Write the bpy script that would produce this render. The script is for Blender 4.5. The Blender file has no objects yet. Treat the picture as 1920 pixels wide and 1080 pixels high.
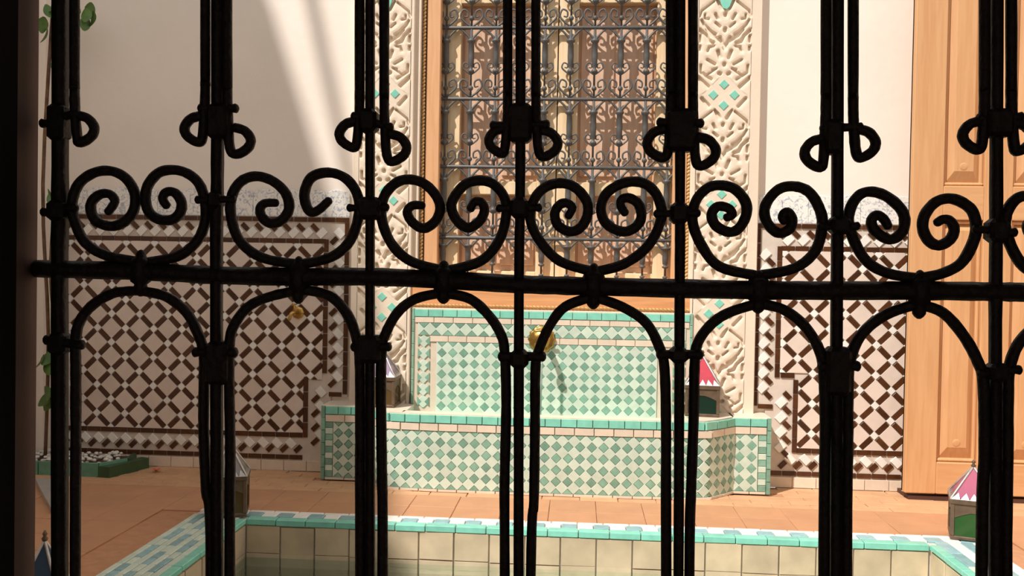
import bpy, math, random
import numpy as np
from mathutils import Vector, Matrix

random.seed(7)
C = bpy.context.scene.collection
SC = bpy.context.scene

# ------------------------------------------------------------------ camera
FPX, VX, VY, ROLL = 1700.0, 1084.0, 510.0, 0.019
CAM = np.array([0.0, 0.0, 0.975])
_y = np.array([(VX - 960) / FPX, (540 - VY) / FPX, 1.0]); _y /= np.linalg.norm(_y)
_x = np.array([1.0, -math.tan(ROLL), 0.0]); _x[2] = -(_x[0] * _y[0] + _x[1] * _y[1]) / _y[2]
_x /= np.linalg.norm(_x)
_z = np.cross(_x, _y)
if _z[1] < 0: _z = -_z
MC = np.stack([_x, _y, _z], 1)          # world axes seen from the camera (right, up, forward)

def ray(px, py):
    return MC.T @ np.array([(px - 960) / FPX, (540 - py) / FPX, 1.0])
def at(px, py, Y):                       # point of the plane y = Y
    d = ray(px, py); t = (Y - CAM[1]) / d[1]; return CAM + t * d
def onz(px, py, z=0.0):                  # point of the plane z
    d = ray(px, py); t = (z - CAM[2]) / d[2]; return CAM + t * d

cd = bpy.data.cameras.new('camera'); cam = bpy.data.objects.new('camera', cd); C.objects.link(cam)
cd.sensor_width = 36.0; cd.lens = FPX * 36.0 / 1920.0; cd.clip_start = 0.02; cd.clip_end = 200
r, u, f = MC[0], MC[1], MC[2]
cam.matrix_world = Matrix(((r[0], u[0], -f[0], CAM[0]), (r[1], u[1], -f[1], CAM[1]),
                           (r[2], u[2], -f[2], CAM[2]), (0, 0, 0, 1)))
SC.camera = cam

# ------------------------------------------------------------------ light
SUN = Vector((0.92, 1.0, -1.67)).normalized()
W = bpy.data.worlds.new('sky'); SC.world = W; W.use_nodes = True
bg = W.node_tree.nodes['Background']
bg.inputs[0].default_value = (1.0, 0.985, 0.975, 1); bg.inputs[1].default_value = 0.72
sl = bpy.data.lights.new('sun', 'SUN'); sl.energy = 5.0; sl.angle = math.radians(0.6)
sl.color = (1.0, 0.93, 0.86)
so = bpy.data.objects.new('sun', sl); C.objects.link(so)
so.rotation_euler = SUN.to_track_quat('-Z', 'Y').to_euler(); so.location = (-4, -5, 9)
SC.view_settings.view_transform = 'Standard'; SC.view_settings.look = 'None'
SC.view_settings.gamma = 1.0; SC.view_settings.use_curve_mapping = False
SC.view_settings.exposure = 0.0

# ------------------------------------------------------------------ materials
def lin(c):
    out = []
    for v in c:
        v /= 255.0
        out.append(v / 12.92 if v <= 0.04045 else ((v + 0.055) / 1.055) ** 2.4)
    return (*out, 1.0)

def mat(name, rgb, rough=0.6, vary=0.0, scale=8.0, bump=0.0, bscale=60.0, metal=0.0, jitter=0.0, spec=0.5, rgb2=None, coat=0.0):
    m = bpy.data.materials.new(name); m.use_nodes = True
    nt = m.node_tree; N = nt.nodes; L = nt.links
    p = N['Principled BSDF']; p.inputs['Roughness'].default_value = rough
    p.inputs['Metallic'].default_value = metal
    p.inputs['Specular IOR Level'].default_value = spec
    p.inputs['Coat Weight'].default_value = coat
    base = lin(rgb)
    col = None
    if vary or jitter or rgb2:
        tc = N.new('ShaderNodeTexCoord')
        mx = N.new('ShaderNodeMix'); mx.data_type = 'RGBA'
        b2 = lin(rgb2) if rgb2 else tuple(max(0, c * (1 - vary)) for c in base[:3]) + (1,)
        mx.inputs[6].default_value = base; mx.inputs[7].default_value = b2
        nz = N.new('ShaderNodeTexNoise'); nz.inputs['Scale'].default_value = scale
        nz.inputs['Detail'].default_value = 6
        geo = N.new('ShaderNodeNewGeometry'); L.new(geo.outputs['Position'], nz.inputs['Vector'])
        mr = N.new('ShaderNodeMapRange'); mr.inputs[1].default_value = 0.35; mr.inputs[2].default_value = 0.68
        L.new(nz.outputs[0], mr.inputs[0]); L.new(mr.outputs[0], mx.inputs[0])
        col = mx.outputs[2]
        if jitter:
            oi = N.new('ShaderNodeObjectInfo'); hs = N.new('ShaderNodeHueSaturation')
            jr = N.new('ShaderNodeMapRange'); jr.inputs[3].default_value = 1 - jitter; jr.inputs[4].default_value = 1 + jitter * 0.5
            L.new(oi.outputs['Random'], jr.inputs[0]); L.new(jr.outputs[0], hs.inputs['Value'])
            L.new(col, hs.inputs['Color']); col = hs.outputs[0]
        L.new(col, p.inputs['Base Color'])
    else:
        p.inputs['Base Color'].default_value = base
    if bump:
        nb = N.new('ShaderNodeTexNoise'); nb.inputs['Scale'].default_value = bscale; nb.inputs['Detail'].default_value = 4
        g2 = N.new('ShaderNodeNewGeometry'); L.new(g2.outputs['Position'], nb.inputs['Vector'])
        bp = N.new('ShaderNodeBump'); bp.inputs['Strength'].default_value = bump; bp.inputs['Distance'].default_value = 0.01
        L.new(nb.outputs[0], bp.inputs['Height']); L.new(bp.outputs[0], p.inputs['Normal'])
    return m

def wood(name, rgb, rgb2, rough=0.55, axis='z'):
    m = bpy.data.materials.new(name); m.use_nodes = True
    nt = m.node_tree; N = nt.nodes; L = nt.links; p = N['Principled BSDF']; p.inputs['Roughness'].default_value = rough
    g = N.new('ShaderNodeNewGeometry'); mp = N.new('ShaderNodeMapping')
    mp.inputs['Scale'].default_value = (22, 22, 1.6) if axis == 'z' else (1.6, 22, 22)
    L.new(g.outputs['Position'], mp.inputs[0])
    nz = N.new('ShaderNodeTexNoise'); nz.inputs['Scale'].default_value = 2.2; nz.inputs['Detail'].default_value = 8
    nz.inputs['Distortion'].default_value = 0.6
    L.new(mp.outputs[0], nz.inputs['Vector'])
    mx = N.new('ShaderNodeMix'); mx.data_type = 'RGBA'; mx.inputs[6].default_value = lin(rgb); mx.inputs[7].default_value = lin(rgb2)
    mr = N.new('ShaderNodeMapRange'); mr.inputs[1].default_value = 0.35; mr.inputs[2].default_value = 0.7
    L.new(nz.outputs[0], mr.inputs[0]); L.new(mr.outputs[0], mx.inputs[0]); L.new(mx.outputs[2], p.inputs['Base Color'])
    bp = N.new('ShaderNodeBump'); bp.inputs['Strength'].default_value = 0.15; bp.inputs['Distance'].default_value = 0.003
    L.new(nz.outputs[0], bp.inputs['Height']); L.new(bp.outputs[0], p.inputs['Normal'])
    return m

def arabesque(name):
    m = bpy.data.materials.new(name); m.use_nodes = True
    nt = m.node_tree; N = nt.nodes; L = nt.links; p = N['Principled BSDF']; p.inputs['Roughness'].default_value = 0.35
    g = N.new('ShaderNodeNewGeometry')
    nz = N.new('ShaderNodeTexNoise'); nz.inputs['Scale'].default_value = 38; nz.inputs['Detail'].default_value = 3; nz.inputs['Distortion'].default_value = 2.2
    L.new(g.outputs['Position'], nz.inputs['Vector'])
    mu = N.new('ShaderNodeMapRange'); mu.inputs[1].default_value = 0.50; mu.inputs[2].default_value = 0.62; mu.inputs[4].default_value = 0.75
    L.new(nz.outputs[0], mu.inputs[0])
    mx = N.new('ShaderNodeMix'); mx.data_type = 'RGBA'; mx.inputs[6].default_value = lin((240, 238, 232)); mx.inputs[7].default_value = lin((150, 160, 182))
    L.new(mu.outputs[0], mx.inputs[0]); L.new(mx.outputs[2], p.inputs['Base Color'])
    return m

def glassy(name, rgb, rough=0.12, alpha=0.55):
    m = bpy.data.materials.new(name); m.use_nodes = True
    nt = m.node_tree; N = nt.nodes; L = nt.links
    p = N['Principled BSDF']; p.inputs['Base Color'].default_value = lin(rgb); p.inputs['Roughness'].default_value = rough
    tr = N.new('ShaderNodeBsdfTransparent'); tr.inputs[0].default_value = lin(rgb)
    mx = N.new('ShaderNodeMixShader'); mx.inputs[0].default_value = alpha
    L.new(tr.outputs[0], mx.inputs[1]); L.new(p.outputs[0], mx.inputs[2]); L.new(mx.outputs[0], N['Material Output'].inputs[0])
    return m

def water_mat():
    m = bpy.data.materials.new('water'); m.use_nodes = True
    nt = m.node_tree; N = nt.nodes; L = nt.links
    tr = N.new('ShaderNodeBsdfTransparent'); tr.inputs[0].default_value = (0.88, 0.95, 0.91, 1)
    gl = N.new('ShaderNodeBsdfGlossy'); gl.inputs['Roughness'].default_value = 0.06
    fr = N.new('ShaderNodeFresnel'); fr.inputs[0].default_value = 1.33
    mx = N.new('ShaderNodeMixShader')
    nz = N.new('ShaderNodeTexNoise'); nz.inputs['Scale'].default_value = 9; nz.inputs['Detail'].default_value = 3
    g = N.new('ShaderNodeNewGeometry'); L.new(g.outputs['Position'], nz.inputs['Vector'])
    bp = N.new('ShaderNodeBump'); bp.inputs['Strength'].default_value = 0.35; bp.inputs['Distance'].default_value = 0.02
    L.new(nz.outputs[0], bp.inputs['Height']); L.new(bp.outputs[0], gl.inputs['Normal']); L.new(bp.outputs[0], fr.inputs['Normal'])
    L.new(fr.outputs[0], mx.inputs[0]); L.new(tr.outputs[0], mx.inputs[1]); L.new(gl.outputs[0], mx.inputs[2])
    L.new(mx.outputs[0], N['Material Output'].inputs[0])
    return m

M = dict(
    plaster=mat('white_plaster', (243, 233, 222), 0.85, 0.05, 3, 0.10, 25),
    stucco=mat('carved_stucco', (231, 215, 195), 0.85, 0.06, 6, 0.08, 90),
    roomwall=mat('dark_room_plaster', (176, 160, 142), 0.9, 0.1, 3),
    iron=mat('black_wrought_iron', (25, 17, 11), 0.6, 0.3, 30, 0.3, 140, spec=0.25),
    jamb=mat('dark_stained_wood', (84, 52, 43), 0.7, 0.3, 12),
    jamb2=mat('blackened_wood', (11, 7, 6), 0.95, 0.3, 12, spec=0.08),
    screen=mat('blue_grey_painted_iron', (90, 90, 90), 0.5, 0.25, 40),
    grout=mat('pale_grout', (212, 200, 188), 0.9, 0.1, 30),
    brown=mat('brown_glazed_tile', (84, 48, 25), 0.3, 0.3, 40, jitter=0.35),
    white=mat('white_glazed_tile', (240, 238, 232), 0.3, 0.06, 30, jitter=0.08),
    greige=mat('greige_glazed_tile', (227, 212, 200), 0.35, 0.08, 20, jitter=0.07),
    teal=mat('teal_glazed_tile', (136, 180, 160), 0.3, 0.2, 50, jitter=0.22),
    mint=mat('pale_mint_glazed_tile', (208, 224, 208), 0.3, 0.1, 40, jitter=0.10),
    turq=mat('turquoise_glazed_tile', (138, 216, 196), 0.25, 0.15, 30, jitter=0.10),
    blue=mat('pale_blue_glazed_tile', (150, 190, 196), 0.3, 0.2, 40, jitter=0.15),
    cream=mat('cream_glazed_tile', (228, 212, 192), 0.4, 0.08, 30, jitter=0.07),
    beige=mat('beige_pool_tile', (206, 188, 158), 0.5, 0.25, 10, jitter=0.12),
    terra=mat('terracotta_floor_tile', (192, 142, 105), 0.6, 0.10, 9, 0.1, 50, jitter=0.05),
    brick=mat('worn_terracotta_brick', (206, 160, 120), 0.65, 0.14, 14, 0.15, 50, jitter=0.06),
    floorgrout=mat('floor_grout', (188, 138, 102), 0.9, 0.15, 30),
    doorwood=wood('honey_door_wood', (208, 162, 116), (198, 148, 102)),
    framewood=wood('orange_frame_wood', (222, 174, 130), (208, 156, 110)),
    shutter=wood('pale_shutter_wood', (246, 222, 184), (234, 202, 158)),
    panelwood=wood('pinkish_panel_wood', (228, 194, 168), (214, 174, 144)),
    carvedwood=mat('gilded_carved_wood', (214, 172, 112), 0.5, 0.35, 90),
    brass=mat('aged_brass', (196, 160, 90), 0.35, 0.3, 40, metal=1.0),
    silver=mat('tinned_metal', (205, 200, 195), 0.4, 0.25, 60, metal=0.6),
    tin=mat('dark_lantern_metal', (112, 92, 74), 0.5, 0.3, 40, metal=0.3),
    frieze=arabesque('blue_painted_frieze'),
    leaf=mat('green_leaf', (86, 122, 52), 0.5, 0.35, 30, jitter=0.2),
    bark=mat('brown_bark', (120, 92, 66), 0.9, 0.4, 30, 0.4, 60),
    pebble=mat('white_pebble', (226, 222, 212), 0.7, 0.15, 40),
    marble=mat('grey_marble', (168, 164, 160), 0.4, 0.15, 10),
    greentile=mat('green_edge_tile', (104, 160, 136), 0.3, 0.2, 30, jitter=0.1),
    shadegreen=mat('shaded_green_edge_tile', (58, 88, 58), 0.35, 0.2, 30),  # edge tile green darkened to paint the shaded right flank
    redpetal=mat('red_petal', (206, 88, 76), 0.6),
    soil=mat('dark_soil', (96, 78, 62), 0.95, 0.3, 30),
    water=water_mat(),
    stream=glassy('falling_water', (200, 214, 206), 0.05, 0.35),
    g_green=glassy('green_glass', (62, 112, 54)), g_pink=glassy('pink_glass', (214, 130, 160)),
    g_red=glassy('red_glass', (226, 96, 112)), g_blue=glassy('blue_glass', (70, 98, 128)),
    g_amber=glassy('amber_glass', (120, 96, 58)), g_clear=glassy('clear_glass', (190, 186, 182)),
    g_lilac=glassy('lilac_glass', (196, 176, 204)), g_dark=glassy('dark_green_glass', (36, 66, 54)),
)

# ------------------------------------------------------------------ helpers
class MB:
    def __init__(s): s.v = []; s.f = []; s.sm = []
    def add(s, vs, fs, smooth=False):
        o = len(s.v); s.v += [tuple(map(float, q)) for q in vs]
        for q in fs: s.f.append(tuple(i + o for i in q)); s.sm.append(smooth)
        return s
    def box(s, x0, x1, y0, y1, z0, z1, ch=0.0):
        x0, x1 = min(x0, x1), max(x0, x1); y0, y1 = min(y0, y1), max(y0, y1); z0, z1 = min(z0, z1), max(z0, z1)
        if ch <= 0:
            vs = [(x0, y0, z0), (x1, y0, z0), (x1, y1, z0), (x0, y1, z0), (x0, y0, z1), (x1, y0, z1), (x1, y1, z1), (x0, y1, z1)]
            return s.add(vs, [(0, 3, 2, 1), (4, 5, 6, 7), (0, 1, 5, 4), (1, 2, 6, 5), (2, 3, 7, 6), (3, 0, 4, 7)])
        ch = min(ch, (x1 - x0) * .45, (y1 - y0) * .45, (z1 - z0) * .45)
        vs = []
        for z, e in ((z0, ch), (z0 + ch, 0), (z1 - ch, 0), (z1, ch)):
            X0, X1, Y0, Y1 = x0 + e, x1 - e, y0 + e, y1 - e
            c = ch * 0.8 if e == 0 else ch * 0.4
            vs += [(X0 + c, Y0, z), (X1 - c, Y0, z), (X1, Y0 + c, z), (X1, Y1 - c, z), (X1 - c, Y1, z), (X0 + c, Y1, z), (X0, Y1 - c, z), (X0, Y0 + c, z)]
        fs = [tuple(range(7, -1, -1)), tuple(range(24, 32))]
        for k in range(3):
            for i in range(8):
                j = (i + 1) % 8; fs.append((k * 8 + i, k * 8 + j, k * 8 + 8 + j, k * 8 + 8 + i))
        return s.add(vs, fs)
    def prism(s, poly, z0, z1, axis='z'):      # polygon extruded along an axis
        n = len(poly)
        def P(a, b, c): return (a, b, c) if axis == 'z' else ((a, c, b) if axis == 'y' else (c, a, b))
        vs = [P(a, b, z0) for a, b in poly] + [P(a, b, z1) for a, b in poly]
        fs = [tuple(range(n - 1, -1, -1)), tuple(range(n, 2 * n))] + [(i, (i + 1) % n, n + (i + 1) % n, n + i) for i in range(n)]
        return s.add(vs, fs)
    def tube(s, pts, rad, n=8, smooth=True, cap=True, flat=1.0):
        P = [np.array(p, float) for p in pts]; m = len(P)
        R = list(rad) if hasattr(rad, '__len__') else [rad] * m
        if cap:                                  # rounded ends
            d0 = P[0] - P[1]; d0 /= np.linalg.norm(d0) + 1e-9
            d1 = P[-1] - P[-2]; d1 /= np.linalg.norm(d1) + 1e-9
            P = [P[0] + d0 * R[0] * .6, P[0] + d0 * R[0] * .35] + P + [P[-1] + d1 * R[-1] * .35, P[-1] + d1 * R[-1] * .6]
            R = [R[0] * .35, R[0] * .8] + R + [R[-1] * .8, R[-1] * .35]; m = len(P)
        vs = []; fs = []; ref = None
        for i in range(m):
            t = P[min(i + 1, m - 1)] - P[max(i - 1, 0)]; t /= np.linalg.norm(t) + 1e-9
            if ref is None:
                ref = np.array([0, 1., 0]) if abs(t[1]) < .9 else np.array([1., 0, 0])
            a = ref - t * ref.dot(t); a /= np.linalg.norm(a) + 1e-9; ref = a; b = np.cross(t, a)
            for k in range(n):
                th = 2 * math.pi * (k + .5) / n
                vs.append(P[i] + R[i] * (flat * math.cos(th) * a + math.sin(th) * b))
        for i in range(m - 1):
            for k in range(n):
                k2 = (k + 1) % n; fs.append((i * n + k, i * n + k2, (i + 1) * n + k2, (i + 1) * n + k))
        fs.append(tuple(range(n - 1, -1, -1))); fs.append(tuple((m - 1) * n + k for k in range(n)))
        return s.add(vs, fs, smooth)
    def lathe(s, prof, c=(0, 0, 0), n=12, axis='z', smooth=True):   # prof: (radius, height)
        vs = []; fs = []
        for rr, h in prof:
            for k in range(n):
                th = 2 * math.pi * k / n; a, b = rr * math.cos(th), rr * math.sin(th)
                if axis == 'z': vs.append((c[0] + a, c[1] + b, c[2] + h))
                else: vs.append((c[0] + a, c[1] + h, c[2] - b))
        for i in range(len(prof) - 1):
            for k in range(n):
                k2 = (k + 1) % n; fs.append((i * n + k, i * n + k2, (i + 1) * n + k2, (i + 1) * n + k))
        fs.append(tuple(range(n - 1, -1, -1))); fs.append(tuple((len(prof) - 1) * n + k for k in range(n)))
        return s.add(vs, fs, smooth)
    def mesh(s, name):
        me = bpy.data.meshes.new(name); me.from_pydata(s.v, [], s.f)
        me.polygons.foreach_set('use_smooth', s.sm); me.update(); return me

def obj(name, mesh, m=None, parent=None, loc=(0, 0, 0), rz=0.0, rot=None):
    if isinstance(mesh, MB): mesh = mesh.mesh(name)
    o = bpy.data.objects.new(name, mesh); C.objects.link(o)
    if m is not None:
        if len(mesh.materials) == 0: mesh.materials.append(m)
        elif mesh.materials[0] != m:
            o.material_slots[0].link = 'OBJECT'; o.material_slots[0].material = m
    o.location = loc
    if rot: o.rotation_euler = rot
    elif rz: o.rotation_euler = (0, 0, rz)
    if parent is not None: o.parent = parent
    return o

def tag(o, label, cat, group=None):
    o['label'] = label; o['category'] = cat
    if group: o['group'] = group
    return o
def thing(name, label, cat, loc=(0, 0, 0), rz=0.0, group=None):
    o = bpy.data.objects.new(name, None); C.objects.link(o); o.location = loc; o.rotation_euler = (0, 0, rz)
    o.empty_display_size = 0.05
    return tag(o, label, cat, group)
def struct(name, mb, m, label=None, cat=None):
    o = obj(name, mb, m); o['kind'] = 'structure'
    o['label'] = label or name.replace('_', ' '); o['category'] = cat or name.split('_')[0]
    return o
def dup(o, parent=None):
    c = o.copy(); C.objects.link(c)
    if parent is not None: c.parent = parent
    for ch in o.children: dup(ch, c)
    return c

def smooth_path(pts, k=6):
    P = np.array(pts, float); out = []
    for i in range(len(P) - 1):
        a, b, c, d = P[max(i - 1, 0)], P[i], P[i + 1], P[min(i + 2, len(P) - 1)]
        for j in range(k):
            t = j / k
            out.append(.5 * (2 * b + (c - a) * t + (2 * a - 5 * b + 4 * c - d) * t * t + (3 * b - a - 3 * c + d) * t ** 3))
    out.append(P[-1]); return out

# tiles: convex polygon in a wall plane (u right, v up), face towards -Y
_cache = {}
def poly_area(p): return .5 * sum(p[i][0] * p[(i + 1) % len(p)][1] - p[(i + 1) % len(p)][0] * p[i][1] for i in range(len(p)))
def tile_mesh(poly, th=0.006, ins=0.0012):
    key = (tuple((round(a, 4), round(b, 4)) for a, b in poly), th)
    if key in _cache: return _cache[key]
    n = len(poly); cx = sum(p[0] for p in poly) / n; cy = sum(p[1] for p in poly) / n
    top = []
    for a, b in poly:
        d = math.hypot(a - cx, b - cy) or 1; k = max(0.2, 1 - ins * 1.4 / d); top.append((cx + (a - cx) * k, cy + (b - cy) * k))
    vs = [(a, 0, b) for a, b in poly] + [(a, -th * .75, b) for a, b in poly] + [(a, -th, b) for a, b in top]
    fs = [tuple(2 * n + i for i in range(n))]
    for i in range(n):
        j = (i + 1) % n; fs.append((i, j, n + j, n + i)); fs.append((n + i, n + j, 2 * n + j, 2 * n + i))
    me = MB().add(vs, fs).mesh('tile'); _cache[key] = me; return me
def clip(poly, x0, x1, z0, z1):
    for ax, lim, sg in ((0, x0, 1), (0, x1, -1), (1, z0, 1), (1, z1, -1)):
        out = []
        for i in range(len(poly)):
            p, q = poly[i], poly[(i + 1) % len(poly)]; dp, dq = sg * (p[ax] - lim), sg * (q[ax] - lim)
            if dp >= 0: out.append(p)
            if (dp > 0) != (dq > 0) and dp != dq:
                t = dp / (dp - dq); out.append((p[0] + (q[0] - p[0]) * t, p[1] + (q[1] - p[1]) * t))
        poly = []
        for p in out:
            if not poly or math.hypot(p[0] - poly[-1][0], p[1] - poly[-1][1]) > 1e-4: poly.append(p)
        if len(poly) > 1 and math.hypot(poly[0][0] - poly[-1][0], poly[0][1] - poly[-1][1]) < 1e-4: poly.pop()
        if len(poly) < 3: return []
    return poly
def rect(L, Wd, a=0.0, cx=0.0, cz=0.0):
    c, s = math.cos(a), math.sin(a)
    return [(cx + x * c - z * s, cz + x * s + z * c) for x, z in ((-L / 2, -Wd / 2), (L / 2, -Wd / 2), (L / 2, Wd / 2), (-L / 2, Wd / 2))]
def place_poly(name, poly, m, parent, surf, rects=None, th=0.006, jig=0.0):
    """poly in absolute (u,v); surf(u,v)->(x,y,z,rz); clipped to the union of rects"""
    if rects:
        def inside(p): return any(r[0] - 1e-6 <= p[0] <= r[1] + 1e-6 and r[2] - 1e-6 <= p[1] <= r[3] + 1e-6 for r in rects)
        if not all(inside(p) for p in poly):
            best = []
            for r_ in rects:
                q = clip(poly, *r_)
                if q and (not best or abs(poly_area(q)) > abs(poly_area(best))): best = q
            poly = best
            if not poly or abs(poly_area(poly)) < 6e-5: return None
    cx = sum(p[0] for p in poly) / len(poly); cz = sum(p[1] for p in poly) / len(poly)
    me = tile_mesh([(a - cx, b - cz) for a, b in poly], th)
    x, y, z, rz = surf(cx, cz)
    o = obj(name, me, m, parent, (x - PL[parent.name][0], y - PL[parent.name][1] , z - PL[parent.name][2]), rz)
    if jig: o.rotation_euler = (random.uniform(-jig, jig), random.uniform(-jig, jig), rz + random.uniform(-jig, jig))
    return o
PL = {}
def reg(o):
    p = o.location.copy(); q = o.parent
    while q is not None: p += q.location; q = q.parent
    PL[o.name] = p; return o

# ================================================================== STRUCTURE
YW = 4.25
ZTOP = 4.2
# window opening in the back wall
WX0, WX1, WZ0, WZ1 = -0.80, 0.525, 0.80, 2.75
b = MB()
b.box(-6.2, WX0, YW, 4.9, 0, ZTOP); b.box(WX1, 3.4, YW, 4.9, 0, ZTOP)
b.box(WX0, WX1, YW, 4.9, 0, WZ0); b.box(WX0, WX1, YW, 4.9, WZ1, ZTOP); b.box(WX0, WX1, 4.62, 4.9, WZ0, WZ1)
wall_back = struct('wall_back', b, M['plaster'], 'white plastered courtyard wall above the tiled dado', 'wall')
b = MB(); b.box(-2.9, -2.6, 1.0, YW, 0, 2.9)
struct('wall_left', b, M['plaster'], 'pale plastered side wall at the left end of the courtyard', 'wall')
def up(px, py, z, Y=YW):                 # where the sun ray that reaches a wall or floor point crosses height z
    p = at(px, py, Y) if py < 905 else onz(px, py); t = (z - p[2]) / -SUN.z
    return (float(p[0] - SUN.x * t), float(p[1] - SUN.y * t))
ZU = 9.0
edge_ = [up(470, -60, ZU), up(505, 0, ZU), up(600, 300, ZU), up(672, 520, ZU), up(695, 620, ZU), up(735, 760, ZU), up(748, 899, ZU), up(735, 975, ZU)]
b = MB(); b.prism([(-3.0, 5.2), (-15, 5.2), (-15, -8), (edge_[-1][0], -8)] + edge_[::-1], 0.0, ZU)  # unseen block added as a shade caster, outline traced back along the sun
struct('wall_shade_block', b, M['plaster'], 'unseen tall white block behind the left wall, shaped to cast the shade', 'wall')
pa_, pb_ = up(572, -60, 8.6), up(655, 330, 8.6)
b = MB(); d_ = (np.array(pb_) - np.array(pa_)); b.tube([(*(np.array(pa_) - d_ * 1.5), 8.6), (*(np.array(pb_) + d_ * 2.5), 8.6)], .030, 6)  # out-of-view pole added to throw a soft streak beside the shade edge
struct('trim_8', b, M['jamb'], 'unseen pole added to cast the shadow streak on the wall', 'pole')
b = MB(); b.box(3.2, 3.4, 1.0, YW, 0, 3.4)
struct('wall_right', b, M['plaster'], 'white plastered side wall at the right end of the courtyard', 'wall')
# the dark room the photograph is taken from
OX0, OX1, OZ0, OZ1 = -0.70, 0.62, 0.50, 1.62
b = MB()
b.box(-2.9, OX0, 0.765, 1.0, 0, 2.45); b.box(OX1, 3.4, 0.765, 1.0, 0, 2.45)
b.box(OX0, OX1, 0.765, 1.0, 0, OZ0); b.box(OX0, OX1, 0.765, 1.0, OZ1, 2.45)
struct('wall_front', b, M['roomwall'], 'wall of the dark room with the grilled window opening', 'wall')
b = MB(); b.box(-2.0, -1.85, -2.4, 0.765, 0, 2.35); b.box(1.85, 2.0, -2.4, 0.765, 0, 2.35); b.box(-2.0, -.9, -2.55, -2.4, 0, 2.35); b.box(.9, 2.0, -2.55, -2.4, 0, 2.35); b.box(-.9, .9, -2.55, -2.4, 2.1, 2.35)  # gap in the back wall added to let daylight reach the grille
struct('wall_room', b, M['roomwall'], 'inner walls of the dark room behind the camera', 'wall')
b = MB(); b.box(-2.0, 2.0, -2.55, 0.765, 2.35, 2.45)
struct('ceiling', b, M['roomwall'], 'flat ceiling of the dark room', 'ceiling')
# dark wooden jamb of the window at the left edge of the picture
XJ = float(at(72, 540, 0.755)[0])
b = MB(); b.box(-0.78, XJ, 0.705, 0.756, 0.45, 1.68, 0.004)
jm = struct('window_1', b, M['jamb'], 'dark stained wooden jamb at the left of the grille', 'window')
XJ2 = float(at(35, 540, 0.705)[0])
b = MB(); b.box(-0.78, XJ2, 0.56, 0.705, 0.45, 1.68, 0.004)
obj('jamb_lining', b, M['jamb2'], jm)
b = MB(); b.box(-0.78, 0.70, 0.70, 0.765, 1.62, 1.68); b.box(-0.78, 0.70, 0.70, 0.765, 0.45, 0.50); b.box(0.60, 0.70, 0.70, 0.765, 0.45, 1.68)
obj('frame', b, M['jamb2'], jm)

# ---- floor with a hole for the pool
PX0, PX1, PY0, PY1 = -1.47, 1.50, 1.40, 3.485
b = MB()
b.box(-2.9, PX0, 1.0, YW, -0.6, -0.006); b.box(PX1, 3.4, 1.0, YW, -0.6, -0.006)
b.box(PX0, PX1, 1.0, PY0, -0.6, -0.006); b.box(PX0, PX1, PY1, YW, -0.6, -0.006)
b.box(-2.0, 2.0, -2.55, 1.0, -0.6, -0.006)
floor = struct('floor', b, M['floorgrout'], 'terracotta tiled courtyard floor around the pool', 'floor')
bm_ = MB(); bm_.box(-.0805, .0805, -.031, .031, -.008, 0, .0025); brick_me = bm_.mesh('brick')
yy = YW - 0.032; row = 0
while yy > 3.88:
    x = -2.58 + (row % 2) * 0.08
    while x < 2.6:
        if not (-1.17 < x < .86 and yy > 4.06) :
            obj('brick', brick_me, M['brick'], floor, (x + random.uniform(-.002, .002), yy, random.uniform(-.0015, .0015)), random.uniform(-.01, .01))
        x += 0.163
    yy -= 0.064; row += 1
YB = yy + 0.032
bm_ = MB(); bm_.box(-.0952, .0952, -.0928, .0928, -.008, 0, .0018); ft_me = bm_.mesh('floor_tile')
row = 0; yy = YB - 0.094
while yy > 1.6:
    x = -2.5
    while x < 2.7:
        if yy > PY1 + .05 or x < PX0 - .095 or x > PX1 + .095:
            obj('floor_tile', ft_me, M['terra'], floor, (x, yy, random.uniform(-.001, .001)), random.uniform(-.006, .006))
        x += 0.192
    yy -= 0.187; row += 1

# ================================================================== POOL
pool = reg(thing('pool', 'sunken pool rimmed with turquoise and pale blue tiles in the courtyard floor', 'pool', (0, 2.45, 0)))
def pw(mb, name, m): return obj(name, mb, m, pool, (0, -2.45, 0))
IX0, IX1, IY1 = -1.245, 1.285, 3.358
b = MB()
b.box(PX0, IX0 - .012, PY0, PY1, -.55, .004); b.box(IX1 + .012, PX1, PY0, PY1, -.55, .004)
b.box(IX0 - .012, IX1 + .012, IY1 + .012, PY1, -.55, .004); b.box(IX0 - .012, IX1 + .012, PY0, PY0 + .1, -.55, .004)
b.box(IX0 - .012, IX1 + .012, PY0, PY1, -.60, -.55)
pw(b, 'shell', M['grout'])
b = MB(); b.box(IX0 - .01, IX1 + .01, PY0 + .1, IY1 + .01, -.17, -.135); pw(b, 'water', M['water'])
def ptile(name, sx, sy, m, x, y, z=0.012, rz=0, h=.012):
    key = ('pt', round(sx, 4), round(sy, 4), h)
    if key not in _cache:
        q = MB(); q.box(-sx / 2, sx / 2, -sy / 2, sy / 2, -h, 0, .0025); _cache[key] = q.mesh(name)
    o = obj(name, _cache[key], m, pool, (x, y - 2.45, z + random.uniform(-.0008, .0008)), rz + random.uniform(-.003, .003)); return o
# back coping: white outer strip, blue and white chequers, turquoise nosing
n = 30
for i in range(n):
    x = PX0 + (PX1 - PX0) * (i + .5) / n
    ptile('outer_tile', (PX1 - PX0) / n - .003, .025, M['white'], x, PY1 - .0135)
n = 48
for i in range(n):
    x = PX0 + .02 + (PX1 - PX0 - .04) * (i + .5) / n
    ptile('chequer_tile', (PX1 - PX0) / n - .004, 0.050, M['blue'] if i % 2 else M['white'], x, PY1 - .0520)
n = 22
for i in range(n):
    x = IX0 + (IX1 - IX0) * (i + .5) / n
    ptile('nosing_tile', (IX1 - IX0) / n - .003, .042, M['turq'], x, IY1 + .020, .0125, 0, .024)
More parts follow.
